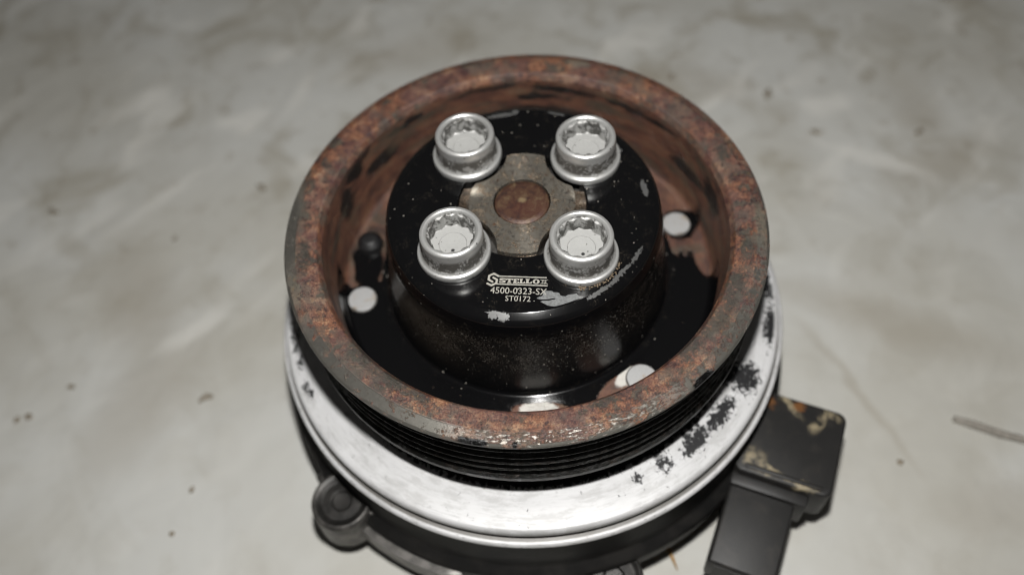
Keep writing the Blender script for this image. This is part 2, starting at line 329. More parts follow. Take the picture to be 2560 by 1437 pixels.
def mat_bolt(name='bolt_zinc'):
    n = NT(name); oi = n.n('ShaderNodeObjectInfo')
    off = n.vm('SCALE', n.comb(oi.outputs['Random'], n.m('MULTIPLY', oi.outputs['Random'], 3.1), 0.3), sc=60)
    v = n.vm('ADD', n.co(), off); r, cx, cy, z, x, y = n.polar()
    grain = n.noise(3.2, 4, 0.7, v); mid = n.noise(0.36, 5, 0.66, v, 0.5); fine = n.noise(1.6, 5, 0.72, v)
    col = n.mix(grain, (0.38, 0.38, 0.37), (0.60, 0.60, 0.585))
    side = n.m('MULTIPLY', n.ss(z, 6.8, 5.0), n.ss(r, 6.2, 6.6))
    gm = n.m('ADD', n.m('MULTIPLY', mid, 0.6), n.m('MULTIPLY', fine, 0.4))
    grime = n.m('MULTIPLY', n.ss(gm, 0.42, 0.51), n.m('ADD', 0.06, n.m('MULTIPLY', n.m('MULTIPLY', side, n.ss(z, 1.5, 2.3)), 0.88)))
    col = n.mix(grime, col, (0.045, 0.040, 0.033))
    flo_ = n.m('MULTIPLY', n.ss(r, 5.7, 5.6), n.ss(z, 3.42, 3.32))
    col = n.mix(flo_, col, n.mix(grain, (0.25, 0.25, 0.24), (0.38, 0.38, 0.37)))
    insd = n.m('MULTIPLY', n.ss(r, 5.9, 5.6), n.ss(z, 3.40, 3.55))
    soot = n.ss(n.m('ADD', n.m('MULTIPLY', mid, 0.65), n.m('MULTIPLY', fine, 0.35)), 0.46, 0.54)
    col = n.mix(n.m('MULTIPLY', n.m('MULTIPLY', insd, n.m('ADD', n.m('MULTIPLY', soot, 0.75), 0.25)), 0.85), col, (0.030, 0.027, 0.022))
    speck = n.m('LESS_THAN', n.voro(1.1, v)['Distance'], n.m('MULTIPLY', n.m('POWER', n.sep(n.voro(1.1, v)['Color'])[0], 4.0), 0.26))
    col = n.mix(n.m('MULTIPLY', speck, 0.8), col, (0.03, 0.027, 0.023))
    nm = n.bump(grain, 0.25, 0.08)
    met = n.mixf(n.m('MAXIMUM', grime, flo_), 0.65, 0.1)
    rg = n.mixf(n.m('MAXIMUM', insd, flo_), n.mixf(grime, 0.36, 0.65), 0.6)
    return n.set(col=col, rough=rg, metal=met, normal=nm)

def mat_flange():
    n = NT('flange_turned_steel'); r, cx, cy, z, x, y = n.polar()
    mid = n.noise(0.42, 6, 0.68, n.co(), 0.6); fine = n.noise(1.7, 5, 0.72, n.co(), 0.4, (5, 5, 5)); blot = n.noise(0.75, 6, 0.72, n.co(), 0.6, (30, 2, 8))
    turn = n.noise(1.0, 2, 0.6, n.comb(n.m('MULTIPLY', cx, 0.6), n.m('MULTIPLY', cy, 0.6), n.m('MULTIPLY', r, 2.4)))
    steel = n.mix(turn, (0.32, 0.29, 0.245), (0.54, 0.50, 0.43))
    tan = n.mix(fine, (0.145, 0.090, 0.046), (0.26, 0.18, 0.105))
    col = n.mix(n.m('MULTIPLY', n.ss(mid, 0.45, 0.62), 0.65), steel, tan)
    col = n.mix(n.m('MULTIPLY', n.ss(blot, 0.52, 0.60), 0.72), col, (0.055, 0.050, 0.048))
    col = n.mix(n.m('MULTIPLY', n.ss(n.noise(0.9, 6, 0.75, n.co(), 0.5, (60, 7, 1)), 0.575, 0.65), 0.85), col, (0.13, 0.050, 0.019))
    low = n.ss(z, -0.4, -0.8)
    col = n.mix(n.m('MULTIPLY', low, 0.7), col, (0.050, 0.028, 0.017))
    rustm = n.ss(n.m('ADD', n.m('MULTIPLY', blot, 0.5), n.m('MULTIPLY', mid, 0.5)), 0.50, 0.62)
    tg = n.n('ShaderNodeTangent', direction_type='RADIAL', axis='Z')
    nm = n.bump(turn, 0.20, 0.06); nm = n.bump(fine, 0.25, 0.10, nm)
    return n.set(col=col, rough=n.mixf(rustm, 0.20, 0.42), metal=n.mixf(rustm, 0.85, 0.45), normal=nm, aniso=0.8, anrot=0.25, tang=tg.outputs[0])

def mat_shaft():
    n = NT('shaft_rust'); mid = n.noise(0.5, 6, 0.7, n.co(), 0.5); fine = n.noise(2.4, 5, 0.7)
    col = n.ramp(n.m('ADD', n.m('MULTIPLY', mid, 0.7), n.m('MULTIPLY', fine, 0.3)),
                 [(0.38, (0.014, 0.011, 0.010)), (0.47, (0.048, 0.020, 0.013)), (0.56, (0.075, 0.040, 0.022)), (0.66, (0.13, 0.095, 0.056))])
    x, y, z = n.sep(n.co())
    red = n.m('MULTIPLY', n.patch(n.warp(0.8, 2.0), (1.0, -2.4), 4.6, 2.6, 0, .6), 0.5)
    col = n.mix(red, col, (0.060, 0.018, 0.012))
    col = n.mix(n.m('MULTIPLY', n.patch(n.warp(1.5, 0.8), (0.1, 0.4), 0.9, 0.7, 0, .6), 0.7), col, (0.22, 0.165, 0.09))
    return n.set(col=col, rough=0.5, metal=0.25, normal=n.bump(n.m('ADD', mid, n.m('MULTIPLY', fine, 0.4)), 0.4, 0.25))

def mat_housing():
    n = NT('housing_dark_alloy'); a = n.noise(0.12, 5, 0.65); f = n.noise(1.2, 4, 0.7)
    col = n.mix(n.ss(a, 0.4, 0.65), (0.004, 0.0038, 0.0036), (0.012, 0.011, 0.010))
    return n.set(col=col, rough=0.6, metal=0.0, spec=0.3, normal=n.bump(f, 0.3, 0.15))

def mat_lug():
    n = NT('lug_greasy_alloy'); r, cx, cy, z, x, y = n.polar(); a = n.noise(0.25, 5, 0.65, n.warp(0.4, 3)); f = n.noise(1.6, 4, 0.7)
    col = n.mix(n.ss(a, 0.38, 0.62), (0.045, 0.043, 0.040), (0.125, 0.118, 0.11))
    col = n.mix(n.m('MULTIPLY', n.m('MULTIPLY', n.ss(r, 7.6, 6.9), n.ss(z, -3, -1.8)), 0.75), col, (0.010, 0.0095, 0.009))  # top of the lug darkened: its shade is put into the colour
    return n.set(col=col, rough=0.42, metal=0.55, normal=n.bump(f, 0.35, 0.15))

def mat_plastic(dirt=1.0):
    n = NT('connector_plastic'); w = n.warp(0.22, 5.0, detail=3); f = n.noise(1.4, 4, 0.7)
    col = n.mix(n.noise(0.2, 4, 0.6), (0.009, 0.009, 0.009), (0.018, 0.017, 0.016))
    x, y, z = n.sep(n.co())
    top = n.ss(z, 5.0, 5.8)
    tan = n.union([n.patch(w, (-2.5, 10.4), 4.6, 1.1, -38, .45), n.patch(w, (6.0, 8.2), 1.1, 3.4, -20, .5), n.patch(w, (-7.6, -8.0), 2.6, 2.8, 25, .5),
                   n.patch(w, (-4, -10.2), 5.0, 1.2, -10, .5), n.patch(w, (4.5, -11.2), 4.0, 0.9, -6, .5), n.patch(w, (9.6, 10.6), 1.8, 1.0, -30, .5)])
    tan = n.m('MULTIPLY', n.m('MULTIPLY', tan, top), n.m('MULTIPLY', n.ss(n.noise(0.45, 3, 0.6), 0.30, 0.60), dirt))
    col = n.mix(n.m('MULTIPLY', tan, 0.8), col, (0.30, 0.25, 0.16))
    org = n.m('MULTIPLY', n.union([n.patch(w, (-8.0, 9.4), 1.6, 1.5, 0, .5), n.patch(w, (0.2, 10.6), 1.5, 1.2, 0, .5)]), top)
    col = n.mix(n.m('MULTIPLY', org, 0.35 * dirt), col, (0.36, 0.14, 0.03))
    dusty = n.m('MULTIPLY', n.ss(n.noise(0.18, 5, 0.6, n.co(), 0, (4, 4, 4)), 0.48, 0.7), 0.35)
    col = n.mix(dusty, col, (0.040, 0.035, 0.030))
    return n.set(col=col, rough=0.5, spec=0.35, normal=n.bump(n.m('ADD', f, tan), 0.2, 0.2))

def mat_simple(name, c, rough=0.5, metal=0.0, var=0.3, sc=0.8):
    n = NT(name); a = n.noise(sc, 5, 0.65)
    lo = tuple(v * (1 - var) for v in c); hi = tuple(min(1, v * (1 + var)) for v in c)
    return n.set(col=n.mix(n.ss(a, 0.3, 0.7), lo, hi), rough=rough, metal=metal, normal=n.bump(n.noise(2.0, 4, 0.7), 0.2, 0.1))

def mat_rivet():
    n = NT('rivet_alloy'); oi = n.n('ShaderNodeObjectInfo')
    v = n.vm('ADD', n.co(), n.vm('SCALE', n.comb(oi.outputs['Random'], 0.2, 0.7), sc=50)); r, cx, cy, z, x, y = n.polar()
    a = n.noise(0.35, 4, 0.65, v); g = n.noise(1.8, 4, 0.7, v)
    col = n.mix(g, (0.26, 0.26, 0.26), (0.42, 0.42, 0.415))
    col = n.mix(n.m('MULTIPLY', n.ss(a, 0.52, 0.66), 0.55), col, (0.28, 0.21, 0.13))
    col = n.mix(n.m('MULTIPLY', n.ss(n.m('ADD', r, n.m('MULTIPLY', a, 1.2)), 4.0, 4.5), 0.8), col, (0.05, 0.042, 0.035))
    return n.set(col=col, rough=0.55, metal=0.15, normal=n.bump(g, 0.3, 0.12))

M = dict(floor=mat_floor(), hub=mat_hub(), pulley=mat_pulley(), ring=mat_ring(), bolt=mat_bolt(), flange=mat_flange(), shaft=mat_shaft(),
         housing=mat_housing(), lug=mat_lug(), plastic=mat_plastic(), plug=mat_plastic(0.0),
         rivet=mat_rivet(), rubber=mat_simple('rubber_black', (0.006, 0.006, 0.0065), 0.5),
         mark=mat_simple('engraved_letters', (0.33, 0.315, 0.28), 0.45, 0.2, 0.15, 2.0),
         chip=mat_simple('bare_steel_flake', (0.185, 0.19, 0.19), 0.45, 0.35, 0.3, 2.2), dark=mat_simple('hollow_black', (0.008, 0.008, 0.008), 0.6),
         straw=mat_simple('dry_straw', (0.30, 0.17, 0.05), 0.6), twig=mat_simple('dull_twig', (0.24, 0.22, 0.19), 0.7), grit=mat_simple('grit', (0.22, 0.19, 0.145), 0.8),
         crust=mat_simple('brown_dirt', (0.13, 0.095, 0.06), 0.9, 0, 0.5, 1.5))

# ================================================================== mesh helpers
def link(name, me, mat, parent=None, loc=(0, 0, 0), rz=0.0, sharp=38):
    o = bpy.data.objects.new(name, me); C.objects.link(o)
    if mat is not None and len(me.materials) == 0: me.materials.append(mat)
    if sharp:
        for p in me.polygons: p.use_smooth = True
        me.set_sharp_from_angle(angle=math.radians(sharp))
    if parent: o.parent = parent
    o.location = Vector(loc) * S; o.rotation_euler = (0, 0, rz)
    return o

def to_mesh(name, bm):
    bmesh.ops.scale(bm, vec=(S, S, S), verts=bm.verts)
    me = bpy.data.meshes.new(name); bm.to_mesh(me); bm.free(); return me

def rounded(pts, k=6):
    """pts: (r, z, corner radius) -> profile with rounded corners"""
    out = []
    for i, p in enumerate(pts):
        rad = p[2] if len(p) > 2 else 0
        if rad <= 0 or i in (0, len(pts) - 1): out.append((p[0], p[1])); continue
        a = Vector(pts[i - 1][:2]); b = Vector(p[:2]); c = Vector(pts[i + 1][:2])
        d1 = (a - b); d2 = (c - b); l1, l2 = d1.length, d2.length; d1.normalize(); d2.normalize()
        ang = d1.angle(d2); t = min(rad / math.tan(ang / 2), l1 * 0.49, l2 * 0.49); rr = t * math.tan(ang / 2)
        bis = (d1 + d2).normalized(); cen = b + bis * (rr / math.sin(ang / 2))
        s = b + d1 * t - cen; e = b + d2 * t - cen
        a0 = math.atan2(s.y, s.x); a1 = math.atan2(e.y, e.x); da = (a1 - a0 + PI) % (2 * PI) - PI
        for j in range(k + 1):
            q = a0 + da * j / k; out.append((cen.x + rr * math.cos(q), cen.y + rr * math.sin(q)))
    return out

def lathe(name, prof, seg=192, close=False, wob=None):
    bm = bmesh.new(); rings = []
    for (r, z) in prof:
        if r < 1e-6: rings.append([bm.verts.new((0, 0, z))]); continue
        rings.append([bm.verts.new((r * math.cos(2 * PI * i / seg), r * math.sin(2 * PI * i / seg), z)) for i in range(seg)])
    pairs = list(zip(rings[:-1], rings[1:])) + ([(rings[-1], rings[0])] if close else [])
    for A, B in pairs:
        for i in range(seg):
            j = (i + 1) % seg
            if len(A) == 1 and len(B) == 1: continue
            if len(A) == 1: bm.faces.new((A[0], B[j], B[i]))
            elif len(B) == 1: bm.faces.new((A[i], A[j], B[0]))
            else: bm.faces.new((A[i], A[j], B[j], B[i]))
    bmesh.ops.recalc_face_normals(bm, faces=bm.faces)
    return to_mesh(name, bm)

def prism(name, poly, z0, z1, bev=0.0, seg=2):
    bm = bmesh.new(); b = [bm.verts.new((x, y, z0)) for x, y in poly]; t = [bm.verts.new((x, y, z1)) for x, y in poly]
    n = len(poly); bm.faces.new(list(reversed(b))); bm.faces.new(t)
    for i in range(n): bm.faces.new((b[i], b[(i + 1) % n], t[(i + 1) % n], t[i]))
    if bev > 0: bmesh.ops.bevel(bm, geom=list(bm.edges), offset=bev, segments=seg, profile=0.6, affect='EDGES')
    bmesh.ops.recalc_face_normals(bm, faces=bm.faces)
    return to_mesh(name, bm)

def box_bm(w, l, h, bev, seg=3, vert_bev=0.0):
    bm = bmesh.new(); bmesh.ops.create_cube(bm, size=1.0); bmesh.ops.scale(bm, vec=(w, l, h), verts=bm.verts)
    if vert_bev:
        ve = [e for e in bm.edges if abs(e.verts[0].co.z - e.verts[1].co.z) > h * .5]
        bmesh.ops.bevel(bm, geom=ve, offset=vert_bev, segments=5, profile=0.5, affect='EDGES')
    bmesh.ops.bevel(bm, geom=[e for e in bm.edges if len(e.link_faces) == 2 and e.calc_face_angle() > 0.6], offset=bev, segments=seg, profile=0.5, affect='EDGES')
    return bm

def flat(name, polys, z, th=0.03):
    """thin raised shapes lying on a plane: every polygon becomes a slim plate"""
    bm = bmesh.new()
    for poly in polys:
        t = [bm.verts.new((x, y, z + th)) for x, y in poly]; b = [bm.verts.new((x, y, z)) for x, y in poly]
        bm.faces.new(t); k = len(poly)
        for i in range(k): bm.faces.new((t[i], b[i], b[(i + 1) % k], t[(i + 1) % k]))
    bmesh.ops.triangulate(bm, faces=[f for f in bm.faces if len(f.verts) > 4])
    bmesh.ops.recalc_face_normals(bm, faces=bm.faces)
    return to_mesh(name, bm)

def stroke(pts, w):
    """polyline -> one mitred outline polygon"""
    P = [Vector(p) for p in pts]; L, R = [], []
    for i, p in enumerate(P):
        d0 = (P[i] - P[i - 1]).normalized() if i else None
        d1 = (P[i + 1] - P[i]).normalized() if i < len(P) - 1 else None
        if d0 is None: n = Vector((-d1.y, d1.x)); k = 1
        elif d1 is None: n = Vector((-d0.y, d0.x)); k = 1
        else:
            n0 = Vector((-d0.y, d0.x)); n1 = Vector((-d1.y, d1.x)); n = (n0 + n1).normalized(); k = 1 / max(0.4, n.dot(n0))
        L.append(p + n * w / 2 * k); R.append(p - n * w / 2 * k)
    return [tuple(v) for v in L + R[::-1]]

def tube(name, pts, rad, seg=8):
    bm = bmesh.new(); rings = []
    for i, p in enumerate(pts):
        p = Vector(p); d = (Vector(pts[min(i + 1, len(pts) - 1)]) - Vector(pts[max(i - 1, 0)])).normalized()
        a = d.orthogonal().normalized(); b = d.cross(a); r = rad[i] if isinstance(rad, list) else rad
        rings.append([bm.verts.new(p + (a * math.cos(2 * PI * k / seg) + b * math.sin(2 * PI * k / seg)) * r) for k in range(seg)])
    for A, B in zip(rings[:-1], rings[1:]):
        for k in range(seg): bm.faces.new((A[k], A[(k + 1) % seg], B[(k + 1) % seg], B[k]))
    bm.faces.new(rings[0][::-1]); bm.faces.new(rings[-1])
    bmesh.ops.recalc_face_normals(bm, faces=bm.faces)
    return to_mesh(name, bm)

# ================================================================== the floor
GZ = -74.0
bm = bmesh.new(); bmesh.ops.create_grid(bm, x_segments=8, y_segments=8, size=3000)
floor = link('floor', to_mesh('floor', bm), M['floor'], loc=(0, 0, GZ), sharp=0)
floor['kind'] = 'structure'; floor['label'] = 'pale grey stained concrete floor under the pump'

# ================================================================== the water pump
pump = bpy.data.objects.new('water_pump', None); C.objects.link(pump)
pump.location = (0, 0, GZ * S); pump.empty_display_size = 0.05
pump['label'] = 'used water pump with rusty belt pulley, black hub and four silver bolts, on grey floor'
pump['category'] = 'water pump'
def part(name, me, mat, parent=pump, loc=(0, 0, 0), rz=0.0, sharp=38, label=None):
    if parent is pump: loc = (loc[0], loc[1], loc[2] - GZ)
    o = link(name, me, mat, parent, loc, rz, sharp)
    if label: o['label'] = label
    return o

# housing under the ring
prof = rounded([(0, -73.9), (52, -73.9, 1), (60, -66, 2), (72.6, -64.5, 1.5), (73.4, -55.5, 2), (70.2, -53, 1.5), (69.2, -41, 1), (66.5, -40.2), (40, -40.2)])
housing = part('housing', lathe('housing', prof, 160), M['housing'])

def lug(az, rr, zt, name='mounting_lug', R=9.0, hole=True):
    p = [(6.2, -6.5), (6.2, -2.0, .4), (6.9, -0.35, .5), (7.6, 0.0, .4), (R, -0.3, 1.2), (R + 0.3, -13, 1.0), (R - 1, -14)]
    p = [(0, -1.6), (2.4, -1.55, .3), (2.9, -0.9, .4), (5.4, -1.1, .4), (6.4, -0.5, .4), (R - .9, -0.05, .5), (R, -0.8, 1.0), (R + 0.4, -13, 1.0), (R - 1, -14)]
    o = part(name, lathe('lug', rounded(p), 64), M['lug'], loc=(rr * math.cos(az), rr * math.sin(az), zt))
    return o
l1 = lug(math.radians(-137.6), 73.6, -51.5, R=8.3)
# web that ties the ear to the housing
def web(az, rr, zt, wid):
    c, s_ = math.cos(az), math.sin(az)
    poly = [(60, -wid), (rr, -8.2), (rr + 3, -6), (rr + 3, 6), (rr, 8.2), (60, wid)]
    return part('lug_web', prism('lug_web', [(x * c - y * s_, x * s_ + y * c) for x, y in poly], -63.5, zt, 1.0), M['lug'])
web(math.radians(-137.6), 70.5, -53.2, 19)
l2 = lug(math.radians(-77.5), 75.2, -56.5, R=7.6)
web(math.radians(-77.5), 71.0, -58.5, 14)

arc_o = [(75.3 * math.cos(math.radians(t)), 75.3 * math.sin(math.radians(t))) for t in range(-148, -104, 4)]
arc_i = [(66 * math.cos(math.radians(t)), 66 * math.sin(math.radians(t))) for t in range(-108, -152, -4)]
part('cast_flange', prism('cast_flange', arc_o + arc_i, -66.5, -57.5, 1.2), M['lug'])
# silver clutch ring
prof = rounded([(40, -39.9), (66, -39.9, 0), (69.9, -40.1, 1.0), (70.4, -37.6, 0.9), (68.2, -37.4, 0.25), (67.5, -36.4, 0.3), (68.3, -35.8, 0.4), (68.5, -33.0, 2.0), (62, -32.9, 0.5), (46, -33.0, .3), (40, -33.2)])
ring = part('clutch_ring', lathe('clutch_ring', prof, 288, close=True), M['ring'], label='bright silver ring with black paint flakes below the pulley')

# pulley: rim, inner wall, web, ribbed outside
ZW = -22.5
pts = [(30.0, ZW, 0), (37.0, ZW, 0), (49.2, ZW, 2.2), (50.9, -2.6, 1.2), (51.9, -0.75, 0.7), (57.0, -0.1, 0.12), (59.5, -0.95, 0.25), (60.0, -1.3, 0.2), (60.0, -2.0, 0.25), (59.1, -2.6, 0.2)]
z = -3.2
for k in range(5):
    pts += [(59.1, z, 0.3), (56.3, z - 1.78, 0.4)]
    z -= 3.56
pts += [(59.3, z - 0.2, 0.3), (59.3, z - 2.0, 0.3), (56.5, z - 2.4, 0.4), (52.5, z - 2.4, .3), (52.0, ZW - 3, .5), (30.0, ZW - 3, 0)]
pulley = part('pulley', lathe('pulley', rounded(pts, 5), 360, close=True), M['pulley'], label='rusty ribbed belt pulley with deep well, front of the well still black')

# rivets in the web and a black stud
prof = rounded([(0, 0.6), (3.7, 0.6, 0.4), (4.0, 0.2, 0.3), (4.05, -0.6)])
rv = lathe('rivet', prof, 48)
for rx_, ry_ in ((-44.4, -5.6), (41.9, 11.2), (26.2, -35.1)):
    part('rivet', rv, M['rivet'], pulley, (rx_, ry_, ZW), 0)
a = math.radians(164.6)
part('stud', lathe('stud', rounded([(0, 3.4), (2.0, 3.2, 1.2), (3.4, 1.8, 1.2), (3.7, -0.3)]), 40), M['rubber'], pulley, (-42.8, 12.4, ZW), label='small black stud beside a silver rivet')

# black hub
ZH = 6.2
prof = rounded([(15.7, ZH - 4.2), (15.7, ZH, 0.25), (30.9, ZH, 0.6), (33.4, ZH - 1.3, 2.4), (34.3, ZH - 5.0, 4.0), (35.3, -8, 6), (37.0, ZW + 0.06, 1.3), (39.4, ZW + 0.06, 0), (39.5, ZW - 0.4)], 8)
hub = part('hub', lathe('hub', prof, 256), M['hub'], label='glossy black enamelled hub with engraved lettering and chipped edge')

# flange of the shaft: four scalloped lobes inside the hub's opening
BA = [math.radians(217.47 + 90 * k) for k in range(4)]; RB = 21.0
def bored(name, poly, Rin, z0, z1):
    bm = bmesh.new(); k = len(poly)
    ot = [bm.verts.new((x, y, z1)) for x, y in poly]; ob = [bm.verts.new((x, y, z0)) for x, y in poly]
    it = [bm.verts.new((Rin * math.cos(2 * PI * i / k), Rin * math.sin(2 * PI * i / k), z1)) for i in range(k)]
    ib = [bm.verts.new((v.co.x, v.co.y, z0)) for v in it]
    for i in range(k):
        j = (i + 1) % k
        bm.faces.new((ot[i], ot[j], it[j], it[i])); bm.faces.new((ob[i], ob[j], ot[j], ot[i])); bm.faces.new((it[i], it[j], ib[j], ib[i]))
    bmesh.ops.recalc_face_normals(bm, faces=bm.faces)
    return to_mesh(name, bm)
def flange_outline(Rmax, Rsc, n=360, cut_lr=None):
    out = []
    for i in range(n):
        t = 2 * PI * i / n; r = Rmax
        if cut_lr:
            d = abs((t - math.radians(-7.5) + PI / 2) % PI - PI / 2)       # right and left lobes
            if d < math.radians(44): r = cut_lr
        for a in BA:
            d = (t - a + PI) % (2 * PI) - PI
            disc = Rsc ** 2 - (RB * math.sin(d)) ** 2
            if disc > 0 and abs(d) < PI / 2: r = min(r, RB * math.cos(d) - math.sqrt(disc))
        out.append((r * math.cos(t), r * math.sin(t)))
    return out
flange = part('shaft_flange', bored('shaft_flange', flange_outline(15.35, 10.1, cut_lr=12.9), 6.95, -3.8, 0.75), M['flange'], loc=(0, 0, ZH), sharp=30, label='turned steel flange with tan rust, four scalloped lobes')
part('flange_step', bored('flange_step', flange_outline(15.5, 10.2), 7.3, -4.0, -0.75), M['flange'], flange, sharp=30)
part('flange_floor', lathe('flange_floor', [(0, -4.1), (15.65, -4.1)], 64), M['lug'], flange, sharp=0)
prof = rounded([(0, 0.75), (5.4, 0.70, 1.5), (6.3, 0.30, 0.3), (6.38, -0.10), (6.4, -4.4)], 5)
part('shaft_end', lathe('shaft_end', [(r_ * 1.05, z_ + 0.12) for r_, z_ in prof], 96), M['shaft'], flange, label='red brown rusted round shaft end')

# bolts: round heads on a flanged collar, twelve point sockets
def socket_mesh():
    bm = bmesh.new(); seg = 144
    def rad(t, base, amp):
        u = (t * 12 / (2 * PI)) % 1.0; return base + amp * (abs(u - 0.5) * 2) ** 1.1
    spec = [(5.95, 0, 7.95), (5.75, 0, 7.6), (5.58, 0, 7.3), (4.98, 0.55, 7.1), (4.95, 0.50, 3.45), (4.80, 0.47, 3.3), (3.3, 0, 3.28), (3.15, 0, 3.05), (0.75, 0, 3.0)]
    rings = []
    for base, amp, z_ in spec:
        rings.append([bm.verts.new((rad(2 * PI * i / seg, base, amp) * math.cos(2 * PI * i / seg), rad(2 * PI * i / seg, base, amp) * math.sin(2 * PI * i / seg), z_)) for i in range(seg)])
    for A, B in zip(rings[:-1], rings[1:]):
        for i in range(seg): bm.faces.new((A[i], A[(i + 1) % seg], B[(i + 1) % seg], B[i]))
    c = bm.verts.new((0, 0, 2.9))
    for i in range(seg): bm.faces.new((rings[-1][i], rings[-1][(i + 1) % seg], c))
    bmesh.ops.recalc_face_normals(bm, faces=bm.faces)
    for f in bm.faces: f.normal_flip() if f.calc_center_median().z < 3.2 and f.normal.z < 0 else None
    return to_mesh('socket', bm)
head = lathe('bolt', rounded([(5.95, 7.95), (6.35, 8.3, 0.5), (7.30, 7.95, 1.1), (7.40, 5.2, 1.0), (7.45, 2.3, 0.8), (8.0, 1.6, 0.4), (8.6, 1.4, 0.4), (8.75, 0.75, 0.4), (8.7, 0.02), (4, 0.02)], 6), 96)
sock = socket_mesh()
dim = lathe('drill_mark', [(0, 0.03), (0.36, 0.025), (0.42, 0.0)], 16)
names = ['silver bolt at the front left of the hub, clean white socket', 'silver bolt at the front right of the hub, sooty collar', 'silver bolt at the back right of the hub', 'silver bolt at the back left of the hub']
for k, a in enumerate(BA):
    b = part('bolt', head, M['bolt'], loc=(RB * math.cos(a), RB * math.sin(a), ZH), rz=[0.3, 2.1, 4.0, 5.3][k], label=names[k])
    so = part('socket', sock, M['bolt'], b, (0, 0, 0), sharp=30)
    da = math.radians(-92 + 9 * k) - b.rotation_euler[2]
    part('drill_mark', dim, M['dark'], b, (1.75 * math.cos(da), 1.75 * math.sin(da), 3.04), sharp=0)

# lettering engraved on the hub; text frame: origin on the axis, x along the writing
TR = math.radians(-7.5)
def zx(px, py): return (-6.5 + (px - 300) * 0.01065, -20.37 - (py - 0.017 * (px - 440) - 165) * 0.01243)
def place(me, name, mat, label=None): return part(name, me, mat, hub, (0, 0, 0), TR, sharp=0, label=label)
em = [stroke([zx(555, 248), zx(438, 188), zx(342, 238), zx(338, 322), zx(440, 378)], 0.50),
      stroke([zx(420, 270), zx(520, 322), zx(508, 400), zx(408, 448), zx(302, 402)], 0.50)]
place(flat('emblem', em, ZH, 0.02), 'emblem', M['mark'], 'small angular letter S emblem')
bars = [stroke([zx(548, 243), zx(1585, 262)], 0.30), stroke([zx(480, 415), zx(1615, 438)], 0.30)]
place(flat('emblem_bar', bars, ZH, 0.021), 'emblem_bar', M['mark'])
def R_(x0, y0, x1, y1): return [(x0, y0), (x1, y0), (x1, y1), (x0, y1)]
Lt = [R_(0, 0, 1, .2), R_(.12, .2, .5, .82), R_(0, .82, .62, 1), [(.74, .2), (1, .2), (1, .45), (.86, .45)]]
G = {'T': [R_(0, .78, 1, 1), R_(.33, .18, .67, .78), R_(.18, 0, .82, .18), R_(0, .58, .16, .78), R_(.84, .58, 1, .78)],
     'E': [R_(0, 0, 1, .2), R_(0, .8, 1, 1), R_(.1, .2, .46, .8), R_(.46, .4, .72, .6), R_(.84, .2, 1, .38), R_(.84, .62, 1, .8)], 'L': Lt,
     'X': [[(.0, 0), (.36, 0), (1, 1), (.66, 1)], [(.02, 1), (.44, 1), (1, 0), (.58, 0)], R_(0, -.01, .42, .15), R_(.6, -.01, 1.02, .15), R_(0, .86, .46, 1.01), R_(.58, .86, 1.02, 1.01)],
     'S': [stroke([(.95, .68), (.90, .88), (.5, .90), (.14, .86), (.12, .64), (.5, .52), (.88, .38), (.86, .14), (.5, .10), (.12, .12), (.06, .34)], .24)]}
def ring_poly(k=20):
    o = [];
    for i in range(k):
        t0, t1 = 2 * PI * i / k, 2 * PI * (i + 1) / k
        o.append([(.5 + .5 * math.cos(t0), .5 + .52 * math.sin(t0)), (.5 + .5 * math.cos(t1), .5 + .52 * math.sin(t1)), (.5 + .17 * math.cos(t1), .5 + .33 * math.sin(t1)), (.5 + .17 * math.cos(t0), .5 + .33 * math.sin(t0))])
    return o
G['O'] = ring_poly()
for ch, (a_, b_) in zip('STELLOX', [(572, 706), (718, 858), (868, 994), (1004, 1122), (1134, 1274), (1288, 1440), (1450, 1612)]):
    x0, yb = zx(a_, 388 + 0.017 * (a_ - 570)); x1, _ = zx(b_, 388)
    place(flat('letter', [[(x0 + (x1 - x0) * u, yb + 1.28 * v) for u, v in pl] for pl in G[ch]], ZH, 0.022), 'letter', M['mark'])
def text(body, xc, yb, h, w_target, name):
    cu = bpy.data.curves.new(name, 'FONT'); cu.body = body; cu.align_x = 'CENTER'; cu.size = 1.0; cu.offset = 0.004; cu.resolution_u = 3
    ob = bpy.data.objects.new('tmp', cu); C.objects.link(ob)
    dg = bpy.context.evaluated_depsgraph_get(); me = bpy.data.meshes.new_from_object(ob.evaluated_get(dg))
    bpy.data.objects.remove(ob); me.name = name; me.materials.clear()
    xs = [v.co.x for v in me.vertices]; ys = [v.co.y for v in me.vertices]
    sx = w_target / (max(xs) - min(xs)); sy = h / (max(ys) - min(ys)); cx_ = (max(xs) + min(xs)) / 2; y0 = min(ys)
    for v in me.vertices: v.co = Vector(((xc + (v.co.x - cx_) * sx) * S, (yb + (v.co.y - y0) * sy) * S, (ZH + 0.025) * S))
    return place(me, name, M['mark'])
text('4500-0323-SX', 1.0, -26.02, 1.72, 12.9, 'part_number')
text('ST0172', 1.0, -27.95, 1.45, 5.75, 'batch_number')

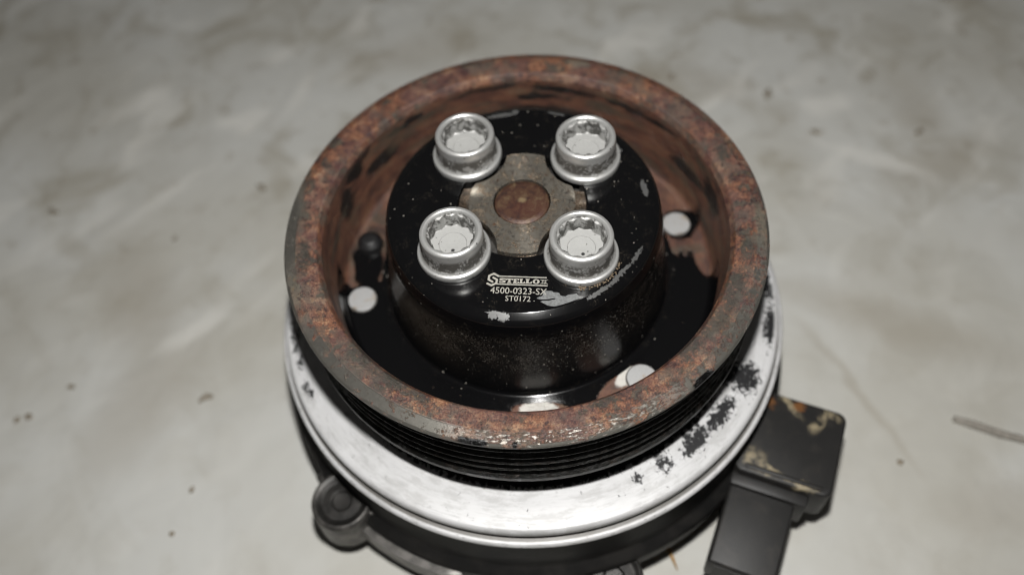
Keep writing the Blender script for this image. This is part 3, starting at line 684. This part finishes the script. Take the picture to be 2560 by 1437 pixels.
# enamel flaked off next to the part number (outline in the plane of the hub's top)
def zq(px, py):   # text frame from the flake's measured outline
    return zx(px, py)
fk = [(1400, 715), (1420, 690), (1520, 660), (1530, 600), (1500, 575), (1590, 545), (1660, 545), (1720, 550), (1740, 575), (1830, 575), (1870, 590), (1900, 640), (1930, 650), (2000, 660), (2060, 625),
      (2150, 610), (2240, 598), (2290, 650), (2335, 695), (2240, 770), (2100, 830), (1960, 880), (1795, 905), (1780, 880), (1640, 860), (1560, 820), (1480, 780), (1520, 765), (1660, 755), (1800, 720), (1790, 702), (1700, 715), (1560, 735), (1470, 735)]
fp = [zq(*q) for q in fk]
fp = [(x, y) if math.hypot(x, y) < 30.45 else (x * 30.45 / math.hypot(x, y), y * 30.45 / math.hypot(x, y)) for x, y in fp]
place(flat('flaked_patch', [fp], ZH, 0.012), 'flaked_patch', M['chip'], 'ragged grey patch where the black enamel has flaked off')

# brown dirt crusted at the foot of the front right bolt
bm = bmesh.new(); rnd = random.Random(3)
for i in range(70):
    t = rnd.gauss(-1.25, 0.45); rr = 8.75 + abs(rnd.gauss(0, 0.35)); a = BA[1]
    s_ = rnd.uniform(0.08, 0.30)
    mt = Matrix.Translation((RB * math.cos(a) + rr * math.cos(t), RB * math.sin(a) + rr * math.sin(t), ZH + s_ * 0.4)) @ Matrix.Rotation(rnd.random() * 6, 4, 'Z') @ Matrix.Diagonal((s_, s_ * rnd.uniform(.6, 1.2), s_ * .8, 1))
    bmesh.ops.create_icosphere(bm, subdivisions=1, radius=1.0, matrix=mt)
crust = part('dirt_crust', to_mesh('dirt_crust', bm), M['crust'], hub, sharp=0); crust['kind'] = 'stuff'

# plastic connector
ca = math.radians(-24.3)
conn = part('connector', to_mesh('connector', box_bm(25.5, 25.0, 14.0, 0.8, 3, 2.6)), M['plastic'], loc=(66.6, -43.6, -55.6), rz=ca, label='black plastic connector box smeared with tan dirt')
# object space of the dirt marks is the box's own
pl = box_bm(17.2, 31.0, 11.5, 0.9, 3)
plug = part('plug_socket', to_mesh('plug_socket', pl), M['plug'], conn, (-3.6, -21.5, -3.6), math.radians(-1.5), label='black plug socket pointing to the camera')
part('socket_opening', prism('socket_opening', [(-6.6, 0), (6.6, 0), (6.6, -0.25), (-6.6, -0.25)], -4.2, 4.2), M['dark'], conn, (-4.0, -36.95, -3.6), math.radians(-1.5))

part('moulded_collar', to_mesh('moulded_collar', box_bm(20.5, 4.5, 12.5, 0.9, 2)), M['plug'], conn, (-2.2, -13.2, -2.4), 0)
part('moulded_ridge', to_mesh('moulded_ridge', box_bm(20.0, 1.2, 1.0, 0.35, 2)), M['plastic'], conn, (0.2, -10.6, 7.1), 0)

# ================================================================== bits on the floor
def stalk(name, pts, rad, mat, label, group):
    p0 = Vector(pts[0]); o = link(name, tube(name, [Vector(p) - p0 for p in pts], rad), mat, None, p0)
    o['label'] = label; o['category'] = 'straw'; o['group'] = group; return o
stalk('dry_straw', [(31.5, -58.5, GZ + .6), (33.0, -62.5, GZ + 1.4), (34.2, -66.0, GZ + .9), (34.9, -68.5, GZ + .35)], [.5, .55, .4, .15], M['straw'], 'short orange straw poking out from under the pump', 'straws on the floor')
stalk('dry_straw', [(122.5, -30.6, GZ + .9), (127, -32.6, GZ + 1.1), (134, -36.2, GZ + 1.0), (142, -39.4, GZ + 1.1), (150, -41.5, GZ + 1.0)], [.9, 1.25, 1.2, 1.1, 1.0], M['twig'], 'dull brown straw lying on the floor right of the connector', 'straws on the floor')

bm = bmesh.new(); rnd = random.Random(11)
spots = [(-165, -7.4, 1.6), (-161.5, -6.6, 1.5), (-150, 3, 1.3), (-106, -5, 1.5), (-104.2, -4.2, 1.3), (-105, -35, 1.3), (-109, -48, 1.2), (-95.7, 80.6, 1.8), (-173, 77, 2.0), (97, 107, 2.2), (110, 86, 2.0), (147, 82, 1.8), (103.6, -42.4, 1.2), (-125, 60, 1.4), (62, 120, 2.0)]
for i in range(8):
    spots.append((rnd.uniform(-230, 220), rnd.uniform(-60, 230), rnd.uniform(0.25, 0.6)))
for x, y, s_ in spots:
    if math.hypot(x, y) < 76: continue
    mt = Matrix.Translation((x, y, s_ * 0.25)) @ Matrix.Rotation(rnd.random() * 6, 4, 'Z') @ Matrix.Diagonal((s_ * rnd.uniform(.7, 1.5), s_ * rnd.uniform(.5, .9), s_ * .4, 1))
    bmesh.ops.create_icosphere(bm, subdivisions=1, radius=1.0, matrix=mt)
grit = link('grit', to_mesh('grit', bm), M['grit'], None, (0, 0, GZ), sharp=0)
grit['kind'] = 'stuff'; grit['label'] = 'small dark grains of dirt scattered over the grey floor'; grit['category'] = 'grit'
